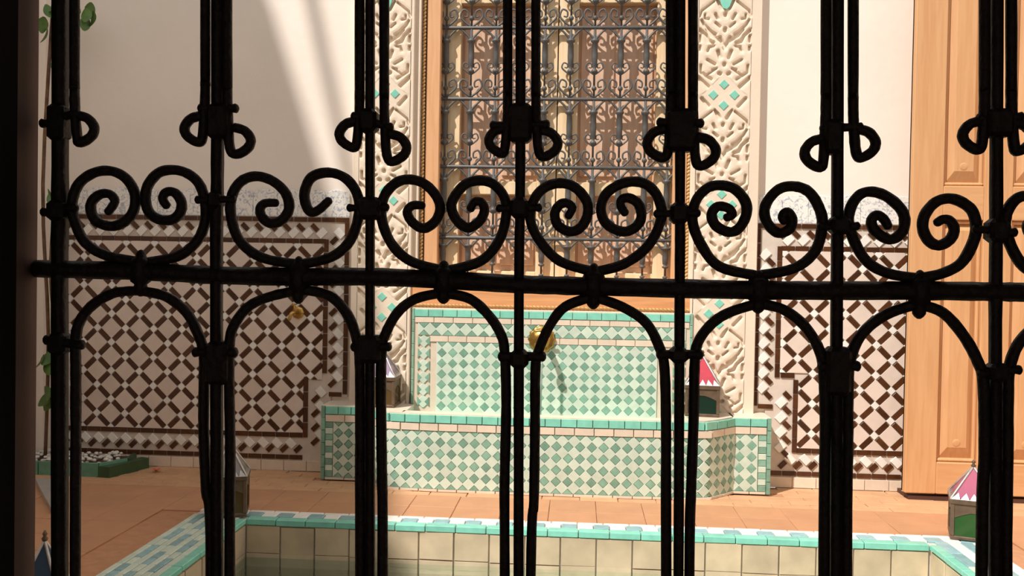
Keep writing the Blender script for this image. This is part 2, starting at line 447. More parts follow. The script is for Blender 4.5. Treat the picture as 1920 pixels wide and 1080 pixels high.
# side copings: rows of pale blue and white strips, turquoise nosing
for sx, xa, xb in ((-1, PX0, IX0), (1, PX1, IX1)):
    wd = abs(xb - xa) - .034
    rows_ = ['mint', 'blue', 'mint', 'blue', 'mint', 'blue', 'mint'] if sx < 0 else ['white', 'blue', 'white', 'blue']
    for k, mk in enumerate(rows_):
        nr_ = len(rows_); xc = xa - sx * (wd * (k + .5) / nr_)
        m_ = (30 if k % 2 else 20) if sx < 0 else 14
        Ls = (PY1 - .075 - PY0) / m_
        for i in range(m_):
            mm = M[mk] if mk != 'blue' or (i + k // 2) % 3 else M['mint']
            ptile('side_tile', wd / nr_ - .003, Ls - .003, mm, xc, PY0 + Ls * (i + .5))
    for i in range(14):
        Ls = (IY1 - PY0) / 14
        ptile('nosing_tile', .034, Ls - .003, M['turq'], xb + sx * .016, PY0 + Ls * (i + .5), .0125, 0, .020)
# inner wall tiles
for rowi, (zc, hh) in enumerate(((-.066, .104), (-.176, .112), (-.292, .112))):
    n = 19
    for i in range(n):
        w = (IX1 - IX0) / n
        me = tile_mesh(rect(w - .005, hh), .010)
        obj('wall_tile', me, M['beige'], pool, (IX0 + w * (i + .5), IY1 + .012 - 2.45, zc + random.uniform(-.003, .003)), random.uniform(-.03, .03))
    for i in range(14):
        w = (IY1 - PY0 - .1) / 14
        me = tile_mesh(rect(w - .005, hh), .010)
        obj('wall_tile', me, M['beige'], pool, (IX0 - .012, PY0 + .1 + w * (i + .5) - 2.45, zc), math.pi / 2 + random.uniform(-.03, .03))
        obj('wall_tile', me, M['beige'], pool, (IX1 + .012, PY0 + .1 + w * (i + .5) - 2.45, zc), -math.pi / 2 + random.uniform(-.03, .03))

# ================================================================== DADOS
def wall_surf(y): return lambda uu, vv: (uu, y, vv, 0.0)
ZT, ZI, ZFB, ZB = 1.202, 1.100, 0.172, 0.066      # rows of dark strips
def strip_run(parent, surf, horiz, a, b_, c, m='brown', L=.066, wd=.021):
    n = max(1, int(round((b_ - a) / L))); L = (b_ - a) / n
    for i in range(n):
        t = a + L * (i + .5)
        poly = rect(L - .004, wd, 0, t, c) if horiz else rect(wd, L - .004, 0, c, t)
        place_poly('strip_tile', poly, M[m], parent, surf, None, .006, .006)
def zigzag(parent, surf, horiz, a, b_, c, side, flip=1, P=.068):
    n = int((b_ - a) / P)
    for i in range(n + 1):
        for kind in (0, 1):
            t = a + P * (i + .35 + .5 * kind)
            if t > b_ - .018: continue
            off = .013 * side * (1 if kind == 0 else -1)
            ang = (math.pi / 4 if kind == 0 else -math.pi / 4) * flip
            L, Wd = (.040, .022) if kind == 0 else (.046, .034)
            poly = rect(L, Wd, ang, t, c + off) if horiz else rect(L, Wd, ang, c + off, t)
            place_poly('border_tile', poly, M['brown'] if kind == 0 else M['white'], parent, surf, None, .006, .01)
def lattice(parent, surf, rects, x0n, px, z0, pz, nx, nz):
    """white nodes, brown bars and greige squares; half step (px/2, pz/2)"""
    hx, hz = px / 2, pz / 2; d = math.hypot(hx, hz); ang = math.atan2(hz, hx)
    for j in range(-1, nz + 2):
        for i in range(-2, nx + 2):
            x, z = x0n + i * hx, z0 + j * hz
            if (i + j) % 2 == 0:
                place_poly('node_tile', rect(.0285, .0285, math.pi / 4, x, z), M['white'], parent, surf, rects, .006, .006)
                for sg in (1, -1):
                    place_poly('bar_tile', rect(d - .0355, .0205, sg * ang, x + hx / 2, z + sg * hz / 2), M['brown'], parent, surf, rects, .0065, .008)
            else:
                place_poly('square_tile', rect(d - .0255, d - .0255, math.pi / 4, x, z), M['greige'], parent, surf, rects, .0055, .005)

YD = YW - .012
# --- left dado
XL0, XL1 = -2.50, -1.085
b = MB(); b.box(XL0, XL1, YD, YW, .36, ZT + .012); b.box(XL0, -1.165, YD, YW, .0, .36)
dl = reg(struct('trim_1', b, M['grout'], 'shaded dado of brown, white and greige mosaic tiles left of the fountain', 'tile dado'))
sf = wall_surf(YD)
strip_run(dl, sf, True, XL0, XL1, ZT); strip_run(dl, sf, True, XL0, -1.195, ZI)
strip_run(dl, sf, False, .372, ZT - .011, XL1 - .011)
strip_run(dl, sf, False, .47, ZI + .011, -1.195)
strip_run(dl, sf, False, ZFB - .011, .455, -1.285)
strip_run(dl, sf, True, XL0, -1.297, ZFB); strip_run(dl, sf, True, XL0, -1.297, ZB); strip_run(dl, sf, True, -1.175, -1.11, .372)
zigzag(dl, sf, True, XL0, -1.20, (ZT + ZI) / 2, 1, -1); zigzag(dl, sf, True, XL0, -1.28, (ZFB + ZB) / 2, -1, 1)
zigzag(dl, sf, False, .40, ZT - .02, -1.145, -1, 1)
zigzag(dl, sf, False, .12, .42, -1.225, -1, 1)
hx_ = .1405; nx0 = float(at(183.5, 640.7, YD)[0])
lattice(dl, sf, [(XL0, -1.297, ZFB + .012, ZI - .012), (XL0, -1.207, .44, ZI - .012)], nx0 - 2 * hx_ - hx_ / 2, hx_, .182, .138, 22, 13)
# --- right dado
XR0, XR1 = .812, 2.30
b = MB(); b.box(XR0, XR1, YD, YW, .36, ZT + .012); b.box(.93, XR1, YD, YW, .0, .36); b.box(.87, .93, YD, YW, 0, .36)
dr = reg(struct('trim_2', b, M['grout'], 'sunlit dado of brown, white and pinkish mosaic tiles right of the fountain', 'tile dado'))
XRE = 1.62
strip_run(dr, sf, True, XR0, XRE, ZT); strip_run(dr, sf, True, .925, XRE, ZI)
strip_run(dr, sf, False, .372, ZT - .011, XR0 + .011)
strip_run(dr, sf, False, .505, ZI + .011, .920)
strip_run(dr, sf, True, .935, 1.0, .517); strip_run(dr, sf, False, ZFB - .011, .50, 1.005)
strip_run(dr, sf, True, 1.015, XRE, ZFB); strip_run(dr, sf, True, .885, XRE, ZB); strip_run(dr, sf, True, .835, .905, .372)
zigzag(dr, sf, True, .90, XRE, (ZT + ZI) / 2, 1, -1); zigzag(dr, sf, True, .93, XRE, (ZFB + ZB) / 2, -1, 1)
zigzag(dr, sf, False, .40, 1.10, .868, 1, -1); zigzag(dr, sf, False, .13, .47, .955, 1, -1)
nx1 = float(at(1608.5, 843, YD)[0])
lattice(dr, sf, [(1.017, XRE, ZFB + .012, ZI - .012), (.932, XRE, .53, ZI - .012)], nx1 - 4 * hx_, hx_, .182, .138, 10, 13)
# --- skirting slabs
for nm, x0, x1, m_ in (('baseboard_left', XL0, -1.165, 'cream'), ('baseboard_right', .89, 2.3, 'cream')):
    b = MB(); b.box(x0, x1, YD - .002, YW, 0, .050)
    sk = reg(struct(nm, b, M['grout'], ('shaded' if x0 < 0 else 'sunlit') + ' pale skirting tiles below the dado', 'baseboard'))
    n = int((x1 - x0) / .105); w = (x1 - x0) / n
    for i in range(n):
        place_poly('skirting_tile', rect(w - .003, .048, 0, x0 + w * (i + .5), .0255), M[m_], sk, wall_surf(YD - .002), None, .006, .004)
# --- painted frieze above the dados
def frieze(nm, x0, x1, label):
    b = MB(); b.box(x0, x1, YW - .006, YW, ZT + .013, ZT + .09)
    fr = reg(struct(nm, b, M['white'], label, 'tile frieze'))
    n = int(round((x1 - x0) / .118)); w = (x1 - x0) / n
    for i in range(n):
        xc = x0 + w * (i + .5); h = .128
        pts = [(-w / 2 + .001, .0), (w / 2 - .001, .0), (w / 2 - .001, .095)]
        for k in range(1, 9):
            t = math.pi * k / 9; pts.append(((w / 2 - .001) * math.cos(t), .095 + .034 * math.sin(t) ** .7))
        pts.append((-w / 2 + .001, .095))
        me = tile_mesh(pts, .004); obj('frieze_tile', me, M['frieze'], fr, (xc, YW - .006, ZT + .0135))
frieze('trim_3', XL0, -1.085, 'blue and white painted tile frieze on top of the left dado')
frieze('trim_4', .812, 1.63, 'blue and white painted tile frieze on top of the right dado')

# ================================================================== STUCCO PIERS
def stucco_module():
    s = 1 / 4.32 * .00247                      # units of the sketch to metres
    segs = []
    def S(pts, w): segs.append(([(a * s, -b * s) for a, b in pts], w * s))
    S([(205, -140), (122, -62)], 13); S([(172, 28), (118, 88)], 12); S([(185, -235), (183, -180), (100, -125)], 9)
    S([(135, -280), (75, -245)], 9); S([(85, -390), (120, -380), (132, -350)], 9); S([(52, -348), (34, -298)], 13)
    S([(0, -395), (0, -372)], 15); S([(0, -245), (0, -240)], 14); S([(40, -172), (30, -168)], 13)
    S([(140, -520), (105, -475), (40, -432)], 13)
    S([(195, -470), (195, -425)], 9); S([(195, -385), (195, -360)], 9)
    S([(62, 122), (30, 182)], 13); S([(90, 130), (185, 205), (200, 250)], 7); S([(130, 270), (160, 265), (160, 235)], 7)
    S([(0, 232), (0, 240)], 13); S([(78, 232), (60, 268)], 10); S([(185, 280), (165, 316), (110, 372), (75, 391)], 9)
    S([(0, 350), (0, 362)], 14); S([(198, 358), (150, 400), (130, 445), (92, 458)], 13); S([(38, 418), (16, 468)], 12)
    S([(145, -150), (60, -210), (95, -200)], 6); S([(225, -700), (225, 700)], 5)
    S([(75, 300), (40, 330)], 8)
    cells = [(x, y) for x in (-1,) for y in ()]
    hw, hh = .118, 873 / 2 * s
    nx, nz = 98, 200
    X = np.linspace(-hw, hw, nx); Z = np.linspace(-hh, hh, nz)
    gx, gz = np.meshgrid(np.abs(X), Z)
    D = np.full(gx.shape, 9.0)
    for pts, w in segs:
        for (ax, az), (bx, bz) in zip(pts[:-1], pts[1:]):
            for off in (0, 2 * hh, -2 * hh):
                az2, bz2 = az + off, bz + off
                dx, dz = bx - ax, bz2 - az2; LL = dx * dx + dz * dz + 1e-12
                t = np.clip(((gx - ax) * dx + (gz - az2) * dz) / LL, 0, 1)
                D = np.minimum(D, np.hypot(gx - ax - t * dx, gz - az2 - t * dz) - w)
    k = np.clip(.5 - D / .005, 0, 1); k = k * k * (3 - 2 * k)
    puff = .0035 * np.clip(D / .016, 0, 1) ** .6
    h = puff - .018 * k
    dm = np.abs(gx) + np.abs(gz)               # flat lozenge for the four tiles
    h = np.where(dm < 175 * s, .002, h)
    vs = [(X[i], -h[j, i], Z[j]) for j in range(nz) for i in range(nx)]
    fs = [(j * nx + i, j * nx + i + 1, (j + 1) * nx + i + 1, (j + 1) * nx + i) for j in range(nz - 1) for i in range(nx - 1)]
    return MB().add(vs, fs, True).mesh('carved_panel'), hh, hw, s
st_me, hh, hw, s_ = stucco_module()
YP = YW - .045
def pier(nm, x0, x1, xc, label):
    b = MB(); b.box(x0, xc - hw, YP, YW, .33, 3.0, .004); b.box(xc + hw, x1, YP, YW, .33, 3.0, .004); b.box(xc - hw, xc + hw, YP + .014, YW, .33, 3.0)
    p = reg(struct(nm, b, M['stucco'], label, 'pier'))
    zc0 = float(at(1358, 178, YP)[2])
    for k in range(-4, 2):
        zc = zc0 + k * 2 * hh
        if zc + hh < .3: continue
        if zc - hh < .33 and k < 0:
            pass
        obj('carved_panel', st_me, M['stucco'], p, (xc, YP, zc))
        for dx, dz in ((0, 1), (0, -1), (1, 0), (-1, 0)):
            place_poly('diamond_tile', rect(.0315, .0315, math.pi / 4, xc + dx * .0475, zc + dz * .0475), M['turq'], p, wall_surf(YP - .001), None, .004)
        if k == 0:
            pts = [(.030 * math.cos(a), .075 * math.sin(a)) for a in np.linspace(0, 2 * math.pi, 14)[:-1]]
            me = tile_mesh(pts, .006); obj('oval_tile', me, M['turq'], p, (xc, YP - .003, zc + .46))
    return p
xr = float(at(1357, 178, YP)[0]); xl = float(at(722, 182, YP)[0])
pier('trim_5', float(at(661, 300, YP)[0]), float(at(774, 300, YP)[0]), xl, 'carved white stucco pier with teal lozenges left of the window')
pier('trim_6', float(at(1300, 300, YP)[0]), float(at(1424, 300, YP)[0]), xr, 'carved white stucco pier with teal lozenges right of the window')

# ================================================================== COURTYARD WINDOW
YF = 4.256
win = reg(struct('window_2', MB().box(WX0, WX1, 4.43, 4.45, WZ0, WZ1), M['panelwood'], 'tall wooden shuttered window behind the forged screen', 'window'))
xi0 = float(at(823, 300, YF)[0]); xi1 = float(at(1263, 300, YF)[0]); xo1 = WX1
xo0 = float(at(792, 300, YF)[0])
zs1 = float(at(1000, 527, YF)[2]); zs0 = float(at(1000, 568, YF)[2]); 
b = MB(); b.box(xo0 + .012, xi0, YF, YF + .06, zs0, WZ1, .004); obj('frame_stile', b, M['framewood'], win)
b = MB(); b.box(xi1, xo1 - .03, YF, YF + .06, zs0, WZ1, .004); obj('frame_stile', b, M['framewood'], win)
b = MB(); b.box(WX0, WX1, YW - .035, 4.6, zs0 - .035, zs1, .004); obj('sill', b, wood('orange_sill_wood', (226, 166, 114), (206, 144, 94), axis='x'), win)
b = MB(); b.box(WX0, xo0 - .010, YF - .03, YF + .05, zs1, WZ1, .003); b.box(xo1 - .018, WX1, YF - .03, YF + .05, zs1, WZ1, .003)
obj('plaster_reveal', b, M['stucco'], win)
def bead(p0, p1, rr=.011, pitch=.017):
    n = int(np.linalg.norm(np.array(p1) - np.array(p0)) / pitch); q = MB(); v = np.array(p0); d = (np.array(p1) - v) / n
    a = d / np.linalg.norm(d); side = np.array([0, -1, 0])
    up = np.cross(a, side)
    for i in range(n):
        c = v + d * (i + .5); e = d * .75 + up * rr * .8
        q.tube([c - e * .5, c, c + e * .5], [rr * .45, rr * .75, rr * .45], 5, True, True)
    return q
obj('carved_bead', bead((xo0 + .002, YF - .006, zs1), (xo0 + .002, YF - .006, WZ1)), M['carvedwood'], win)
obj('carved_bead', bead((xo1 - .024, YF - .006, zs1), (xo1 - .024, YF - .006, WZ1)), M['carvedwood'], win)
obj('carved_bead', bead((WX0 + .01, YW - .040, zs0 - .018), (WX1 - .01, YW - .040, zs0 - .018), .009), M['carvedwood'], win)
# two shutters with recessed panels
YS, YR = 4.328, 4.383
def X_(px, Y=YS): return float(at(px, 260, Y)[0])
def Z_(py, Y=YS, px=1040): return float(at(px, py, Y)[2])
for nm, a0, a1, p0, p1 in (('shutter', 815, 1043, 862, 1008), ('shutter', 1045, 1275, 1082, 1228)):
    sh = obj(nm, MB().box(X_(a0), X_(a1), YR, YR + .02, zs1 + .002, WZ1), M['panelwood'], win); sh['label'] = 'pale wooden shutter leaf with deep recessed panels'
    cuts = [(Z_(510), Z_(366)), (Z_(341), Z_(6)), (Z_(-20), Z_(-135))]
    b = MB(); zt = WZ1; zb = zs1 + .002
    b.box(X_(a0), X_(p0), YS, YR, zb, zt, .003); b.box(X_(p1), X_(a1), YS, YR, zb, zt, .003)
    edges = [zb] + [e for c_ in cuts for e in c_] + [zt]
    for k in range(0, len(edges), 2):
        if edges[k + 1] > edges[k]: b.box(X_(p0), X_(p1), YS, YR, edges[k], edges[k + 1], .003)
    obj('shutter_frame', b, M['shutter'], sh)
    for z0, z1 in cuts:
        b = MB(); w = (X_(p1) - X_(p0)) / 2; xm = X_(p0) + w
        for q in (0, 1):
            b.box(X_(p0) + q * w + .012, X_(p0) + (q + 1) * w - .012, YR - .012, YR, z0 + .03, z1 - .03, .004)
        obj('raised_panel', b, M['panelwood'], sh)

# ---- forged iron screen
YI = 4.302
scr = reg(thing('iron_screen', 'blue-grey forged iron screen of scrolls and balusters over the courtyard window', 'window screen', ((xi0 + xi1) / 2, YI, zs1)))
ox, oy, oz = PL[scr.name]
rails_px = [448, 314, 186, 52, -80]
zr = [Z_(p, YI) for p in rails_px]; zr.append(zr[-1] + (zr[-1] - zr[-2]))
cellH = float(np.mean(np.diff(zr)))
zr = [zr[0] - cellH] + zr
bars_px = [834, 881, 927, 973, 1019, 1067, 1112, 1161, 1209, 1252]
bx = [float(at(p, 260, YI)[0]) for p in bars_px]
for z in zr:
    if zs1 < z < WZ1:
        b = MB(); b.tube([(xi0 - ox, 0, z - oz), (xi1 - ox, 0, z - oz)], .0085, 6); obj('rail', b, M['screen'], scr)
H = cellH; dxs = float(np.mean(np.diff(bx)))
# one cell between two rails, origin on the upper rail
q = MB()
q.lathe([(.005, -H), (.005, -.66 * H), (.013, -.64 * H), (.016, -.62 * H), (.013, -.60 * H), (.0065, -.58 * H), (.0125, -.55 * H), (.0145, -.40 * H), (.013, -.22 * H), (.020, -.20 * H), (.020, -.17 * H), (.007, -.155 * H), (.006, 0)], n=8)
q.lathe([(.005, -.90 * H), (.012, -.875 * H), (.012, -.85 * H), (.005, -.825 * H)], n=8)
baluster = q.mesh('baluster')
def scroll_mesh(pts, rr, nm): 
    q = MB(); P = smooth_path([(a, 0, c) for a, c in pts], 5); n_ = len(P); q.tube(P, [rr * (1 - .35 * i / n_) for i in range(n_)], 5); return q.mesh(nm)
h2 = dxs / 2
arch = scroll_mesh([(.004, -.17 * H), (.016, -.12 * H), (h2 * .72, -.04 * H), (h2 * .98, -.008 * H)], .0065, 'arch_bracket')
arch2 = scroll_mesh([(-.004, -.17 * H), (-.016, -.12 * H), (-h2 * .72, -.04 * H), (-h2 * .98, -.008 * H)], .0065, 'arch_bracket')
def spiral(sx, z0, z1, wmax, rr):
    pts = [(sx * .004, z0), (sx * wmax * .55, z0 + (z1 - z0) * .25), (sx * wmax * .95, z0 + (z1 - z0) * .6), (sx * wmax * .75, z1), (sx * wmax * .35, z1 - (z1 - z0) * .12),
           (sx * wmax * .35, z1 - (z1 - z0) * .42), (sx * wmax * .62, z1 - (z1 - z0) * .40)]
    return scroll_mesh(pts, rr, 'scroll')
sc1 = spiral(1, -.98 * H, -.74 * H, h2 * .95, .0058); sc2 = spiral(-1, -.98 * H, -.74 * H, h2 * .95, .0058)
sc3 = spiral(1, -.66 * H, -.50 * H, h2 * .72, .0045); sc4 = spiral(-1, -.66 * H, -.50 * H, h2 * .72, .0045)
sc5 = spiral(1, .02 * H, .20 * H, h2 * .9, .0036); sc6 = spiral(-1, .02 * H, .20 * H, h2 * .9, .0036)
for i, x in enumerate(bx):
    for z in zr:
        if z > WZ1 + .2 or z < zs1: continue
        big = (z - H) < zs1 - .02
        for nm, me in (('baluster', baluster), ('arch_bracket', arch), ('arch_bracket', arch2), ('scroll', sc1), ('scroll', sc2), ('scroll', sc3), ('scroll', sc4)):
            if big and nm == 'scroll': continue
            o = obj(nm, me, M['screen'], scr, (x - ox, 0, z - oz))
            if big and nm == 'baluster': o.scale = (1, 1, (z - zs1) / H)

# ================================================================== FOUNTAIN
YBK = 4.09
ZL = 0.342
fx = -.13
fnt = reg(thing('tiled_fountain', 'tiled wall fountain with a bowed basin and teal chequered backsplash', 'fountain', (fx, 4.0, 0)))
def fw(nm, mb, m, par=None): 
    o = obj(nm, mb, m, par or fnt)
    pl = PL[(par or fnt).name]; o.location = (-pl[0], -pl[1], -pl[2]); reg_world(o); return o
def reg_world(o): PL[o.name] = Vector((0, 0, 0))
BL0, BL1, BR0, BR1 = -1.165, -.965, .705, .868
hwid = (BR0 - BL1) / 2; bc = (BR0 + BL1) / 2
prof = [(-1, .150), (-.93, .086), (-.86, .032), (-.80, .008), (-.6, -.006), (-.3, -.012), (0, -.014), (.3, -.012), (.6, -.006), (.80, .008), (.86, .032), (.93, .086), (1, .150)]
prof3 = [(bc + a * hwid, 3.94 + c, 0) for a, c in prof]
curve = np.array(smooth_path(prof3, 12))[:, :2]
seg = np.hypot(*np.diff(curve, axis=0).T); cum = np.concatenate([[0], np.cumsum(seg)]); SL = cum[-1]
def bow(uu):
    uu = min(max(uu, 0), SL - 1e-6); i = int(np.searchsorted(cum, uu, 'right') - 1); t = (uu - cum[i]) / seg[i]
    p = curve[i] * (1 - t) + curve[i + 1] * t
    k0, k1 = max(i - 2, 0), min(i + 3, len(curve) - 1); d = curve[k1] - curve[k0]
    return p[0], p[1], math.atan2(d[1], d[0])
# masonry body: outline in plan
# recess for water between the ledges
RX0, RX1 = -.755, .505
out = [(a, c) for a, c in curve]
inner_front = [(a, c + .075) for a, c in out if RX0 <= a <= RX1]
b = MB()
b.box(BL0 + .004, BL1 + .02, YBK + .004, YW, 0, ZL - .008)
b.box(BR0 - .02, BR1 - .004, YBK + .004, YW, 0, ZL - .008)
pts = [(a, c) for a, c in out]
b.prism([(a, min(c + .004, YBK + .2)) for a, c in pts] + [(BR0, YW), (BL1, YW)], 0, .29)
# rim walls above the water
lo = [(a, c + .004) for a, c in out]
left_part = [p for p in lo if p[0] <= RX0] + [(RX0, lo[[i for i, p in enumerate(lo) if p[0] <= RX0][-1]][1] + .06), (RX0, YW), (BL1, YW)]
right_part = [p for p in lo if p[0] >= RX1] + [(BR0, YW), (RX1, YW)]
b.prism(left_part, .28, ZL - .008); b.prism(right_part, .28, ZL - .008)
fr_ = [p for p in lo if RX0 - .02 <= p[0] <= RX1 + .02]
for i in range(len(fr_) - 1):
    p, q = fr_[i], fr_[i + 1]
    b.prism([p, q, (q[0], q[1] + .06), (p[0], p[1] + .06)], .28, ZL - .008)
body = fw('basin', b, M['mint'])
# white ledge top
b = MB()
b.box(BL0, BL1 + .01, YBK - .004, YW, ZL - .008, ZL, .002); b.box(BR0 - .01, BR1, YBK - .004, YW, ZL - .008, ZL, .002)
b.prism(left_part, ZL - .008, ZL); b.prism(right_part, ZL - .008, ZL)
for i in range(len(fr_) - 1):
    p, q = fr_[i], fr_[i + 1]
    b.prism([(p[0], p[1] - .008), (q[0], q[1] - .008), (q[0], q[1] + .06), (p[0], p[1] + .06)], ZL - .008, ZL)
fw('ledge_top', b, M['cream'])
b = MB(); b.prism([(a, c + .05) for a, c in out if RX0 <= a <= RX1] + [(RX1, YW), (RX0, YW)], .285, .303); fw('basin_water', b, M['water'])
# tiled faces: pattern in (s, z)
P_ = .0515
def check_field(parent, surf, u0, u1, z0, z1, p=P_, halfrow=True, z_top=None):
    nzz = int(round((z1 - z0) / p)); pz = (z1 - z0) / nzz; nu = int(round((u1 - u0) / p)); pu = (u1 - u0) / nu
    sd = pu * .7071
    R_ = [(u0, u1, z0, z1)]
    for j in range(nzz + 1):
        for i in range(nu + 1):
            place_poly('teal_tile', rect(sd * .80, sd * .80, math.pi / 4, u0 + (i + .5) * pu, z0 + j * pz), M['teal'], parent, surf, R_, .005, .012) if i < nu else None
            if j < nzz:
                place_poly('pale_tile', rect(sd * 1.12, sd * 1.12, math.pi / 4, u0 + i * pu, z0 + (j + .5) * pz), M['mint'], parent, surf, R_, .0045, .010)
def band(parent, surf, u0, u1, zc, hgt, m, L, nm='band_tile', th=.008):
    n = max(1, int(round((u1 - u0) / L))); L = (u1 - u0) / n
    for i in range(n):
        place_poly(nm, rect(L - .003, hgt - .002, 0, u0 + L * (i + .5), zc), M[m], parent, surf, None, th, .008)
Zb0, Zb1, Zb2, Zb3 = .012, .267, .300, .336
sb = lambda uu, vv: (*bow(uu)[:2], vv, bow(uu)[2])
check_field(body, sb, .0, SL, Zb0, Zb1)
band(body, sb, 0, SL, (Zb1 + Zb2) / 2, Zb2 - Zb1, 'cream', .085, 'cream_band_tile')
band(body, sb, 0, SL, (Zb2 + Zb3) / 2 + .002, Zb3 - Zb2, 'turq', .068, 'turquoise_band_tile', .010)
band(body, sb, 0, SL, .006, .012, 'cream', .085, 'cream_band_tile')
for a0, a1, side in ((BL0, BL1, -1), (BR0, BR1, 1)):
    sfb = wall_surf(YBK)
    e0, e1 = (a0 + .018, a1) if side < 0 else (a0, a1 - .018)
    band(body, sfb, e0, e1, (Zb2 + Zb3) / 2 + .002, Zb3 - Zb2, 'turq', .068, 'turquoise_band_tile', .010)
    band(body, sfb, e0, e1, (Zb1 + Zb2) / 2, Zb2 - Zb1, 'cream', .085, 'cream_band_tile')
    band(body, sfb, e0, e1, .006, .012, 'cream', .085, 'cream_band_tile')
    # square toothing next to the corner strip
    t0, t1 = (e0, e0 + .036) if side < 0 else (e1 - .036, e1)
    for k in range(9):
        zz = Zb0 + (k + .5) * (Zb1 - Zb0) / 9
        place_poly('tooth_tile', rect(.034, (Zb1 - Zb0) / 9 - .002, 0, (t0 + t1) / 2, zz), M['teal' if k % 2 == 0 else 'mint'], body, sfb, None, .005, .008)
    c0, c1 = (t1 + .002, e1) if side < 0 else (e0, t0 - .002)
    check_field(body, sfb, c0, c1, Zb0, Zb1)
    xe = a0 + .009 if side < 0 else a1 - .009
    for k in range(6):
        zz = (k + .5) * ZL / 6
        place_poly('corner_tile', rect(.017, ZL / 6 - .002, 0, xe, zz), M['teal'], body, sfb, None, .012, .01)

# backsplash
YBS = 4.20
KX0, KX1 = -.772, .528
KZ0, KZ1 = .30, .795
b = MB(); b.box(KX0, KX1, YBS, YW, KZ0, KZ1, .003)
bs = fw('backsplash', b, M['cream'])
sfk = wall_surf(YBS)
def zk(py, px=1100): return float(at(px, py, YBS)[2])
z_t0, z_t1 = zk(600), zk(586); z_b0, z_b1 = zk(635), zk(612); z_f1 = zk(648)
band(bs, sfk, KX0 + .012, KX1 - .012, (z_t0 + z_t1) / 2, z_t1 - z_t0, 'turq', .068, 'turquoise_band_tile', .007)
for xe in (KX0 + .006, KX1 - .006):
    for k in range(8):
        zz = ZL + (k + .5) * (KZ1 - ZL) / 8
        place_poly('side_strip_tile', rect(.011, (KZ1 - ZL) / 8 - .002, 0, xe, zz), M['teal'], bs, sfk, None, .006, .006)
band(bs, sfk, KX0 + .014, KX1 - .014, (z_t0 + z_b1) / 2, z_t0 - z_b1 - .003, 'cream', .09, 'cream_band_tile', .005)
bxl, bxr = -.742, .498
check_field(bs, sfk, bxl, bxr, z_b0, z_b1, z_b1 - z_b0)
pb = z_b1 - z_b0
nside = int((z_b0 - .31) / pb)
for u0 in (bxl, bxr - pb):
    R_ = [(u0, u0 + pb, z_b0 - nside * pb, z_b0)]
    for k in range(nside + 1):
        if k < nside:
            place_poly('pale_tile', rect(pb * .79, pb * .79, math.pi / 4, u0 + pb / 2, z_b0 - (k + .5) * pb), M['mint'], bs, sfk, R_, .0045, .010)
            for e in (0, pb): place_poly('teal_tile', rect(pb * .56, pb * .56, math.pi / 4, u0 + e, z_b0 - (k + .5) * pb), M['teal'], bs, sfk, R_, .005, .012)
band(bs, sfk, bxl + pb, bxr - pb, (z_b0 + z_f1) / 2, z_b0 - z_f1 - .003, 'cream', .09, 'cream_band_tile', .005)
kx0, kx1 = float(at(818, 700, YBS)[0]), float(at(1232, 700, YBS)[0])
check_field(bs, sfk, kx0, kx1, z_f1 - 7 * .0497, z_f1, .0505)

# brass spout with rosette, falling water
sp = at(1016, 636, YBS)
b = MB()
nr = 12
ring = [(.058, -.002), (.062, -.008), (.055, -.014), (.042, -.012), (.036, -.018), (.022, -.024), (.008, -.026)]
vs = []; fs = []; n = 36
for rr, h in ring:
    for k in range(n):
        th = 2 * math.pi * k / n; r2 = rr * (1 + (.06 * math.cos(nr * th) if rr > .04 else 0)); vs.append((sp[0] + r2 * math.cos(th), YBS - .004 + h, sp[2] + r2 * math.sin(th)))
for i in range(len(ring) - 1):
    for k in range(n): k2 = (k + 1) % n; fs.append((i * n + k, i * n + k2, (i + 1) * n + k2, (i + 1) * n + k))
fs.append(tuple((len(ring) - 1) * n + k for k in range(n)))
b.add(vs, fs, True); ro = fw('rosette', b, M['brass'])
b = MB(); tip = (sp[0] + .004, YBS - .105, sp[2] - .045)
b.tube(smooth_path([(sp[0], YBS - .01, sp[2]), (sp[0], YBS - .05, sp[2] + .012), (sp[0] + .002, YBS - .085, sp[2] + .002), (sp[0] + .004, YBS - .102, sp[2] - .022), tip], 5), [.016 - .0003 * i for i in range(21)], 10)
b.lathe([(.014, 0), (.019, .004), (.019, .012), (.013, .016)], (tip[0], tip[1], tip[2] - .008), 12)
b.tube([(sp[0], YBS - .06, sp[2] + .012), (sp[0], YBS - .062, sp[2] + .04)], .005, 8)
b.tube([(sp[0] - .028, YBS - .062, sp[2] + .042), (sp[0] + .028, YBS - .062, sp[2] + .042)], .006, 8)
fw('spout', b, M['brass'])
b = MB(); b.tube([(tip[0], tip[1], tip[2] - .006), (tip[0] + .001, tip[1] - .001, .30)], [.006, .0035], 8, True, False)
fw('falling_water', b, M['stream'])

# ================================================================== DOOR
YDR = 4.08
def xd(px): return float(at(px, 500, YDR)[0])
def zd(py, px=1740): return float(at(px, py, YDR)[2])
D0, D1 = xd(1707), xd(1707) + .86
zb_, zt_ = .03, 2.62
st = xd(1766) - D0
door = reg(struct('door_1', MB().box(D0, D1, YDR + .030, YDR + .042, zb_, zt_), M['doorwood'], 'honey coloured panelled wooden door leaf against the wall at right', 'door'))
ms0, ms1 = xd(1842), xd(1896)
zrails = [(zb_, zd(866)), (zd(412), zd(348)), (zt_ - .12, zt_)]
cols = [(D0 + st, ms0), (ms1, ms1 + (ms0 - D0 - st))]
b = MB()
for x0, x1 in ((D0, D0 + st), (ms0, ms1), (cols[1][1], D1)):
    q = MB(); q.box(x0, x1, YDR, YDR + .045, zb_, zt_, .004); obj('stile', q, M['doorwood'], door)
hw_ = wood('honey_rail_wood', (208, 162, 116), (198, 148, 102), axis='x')
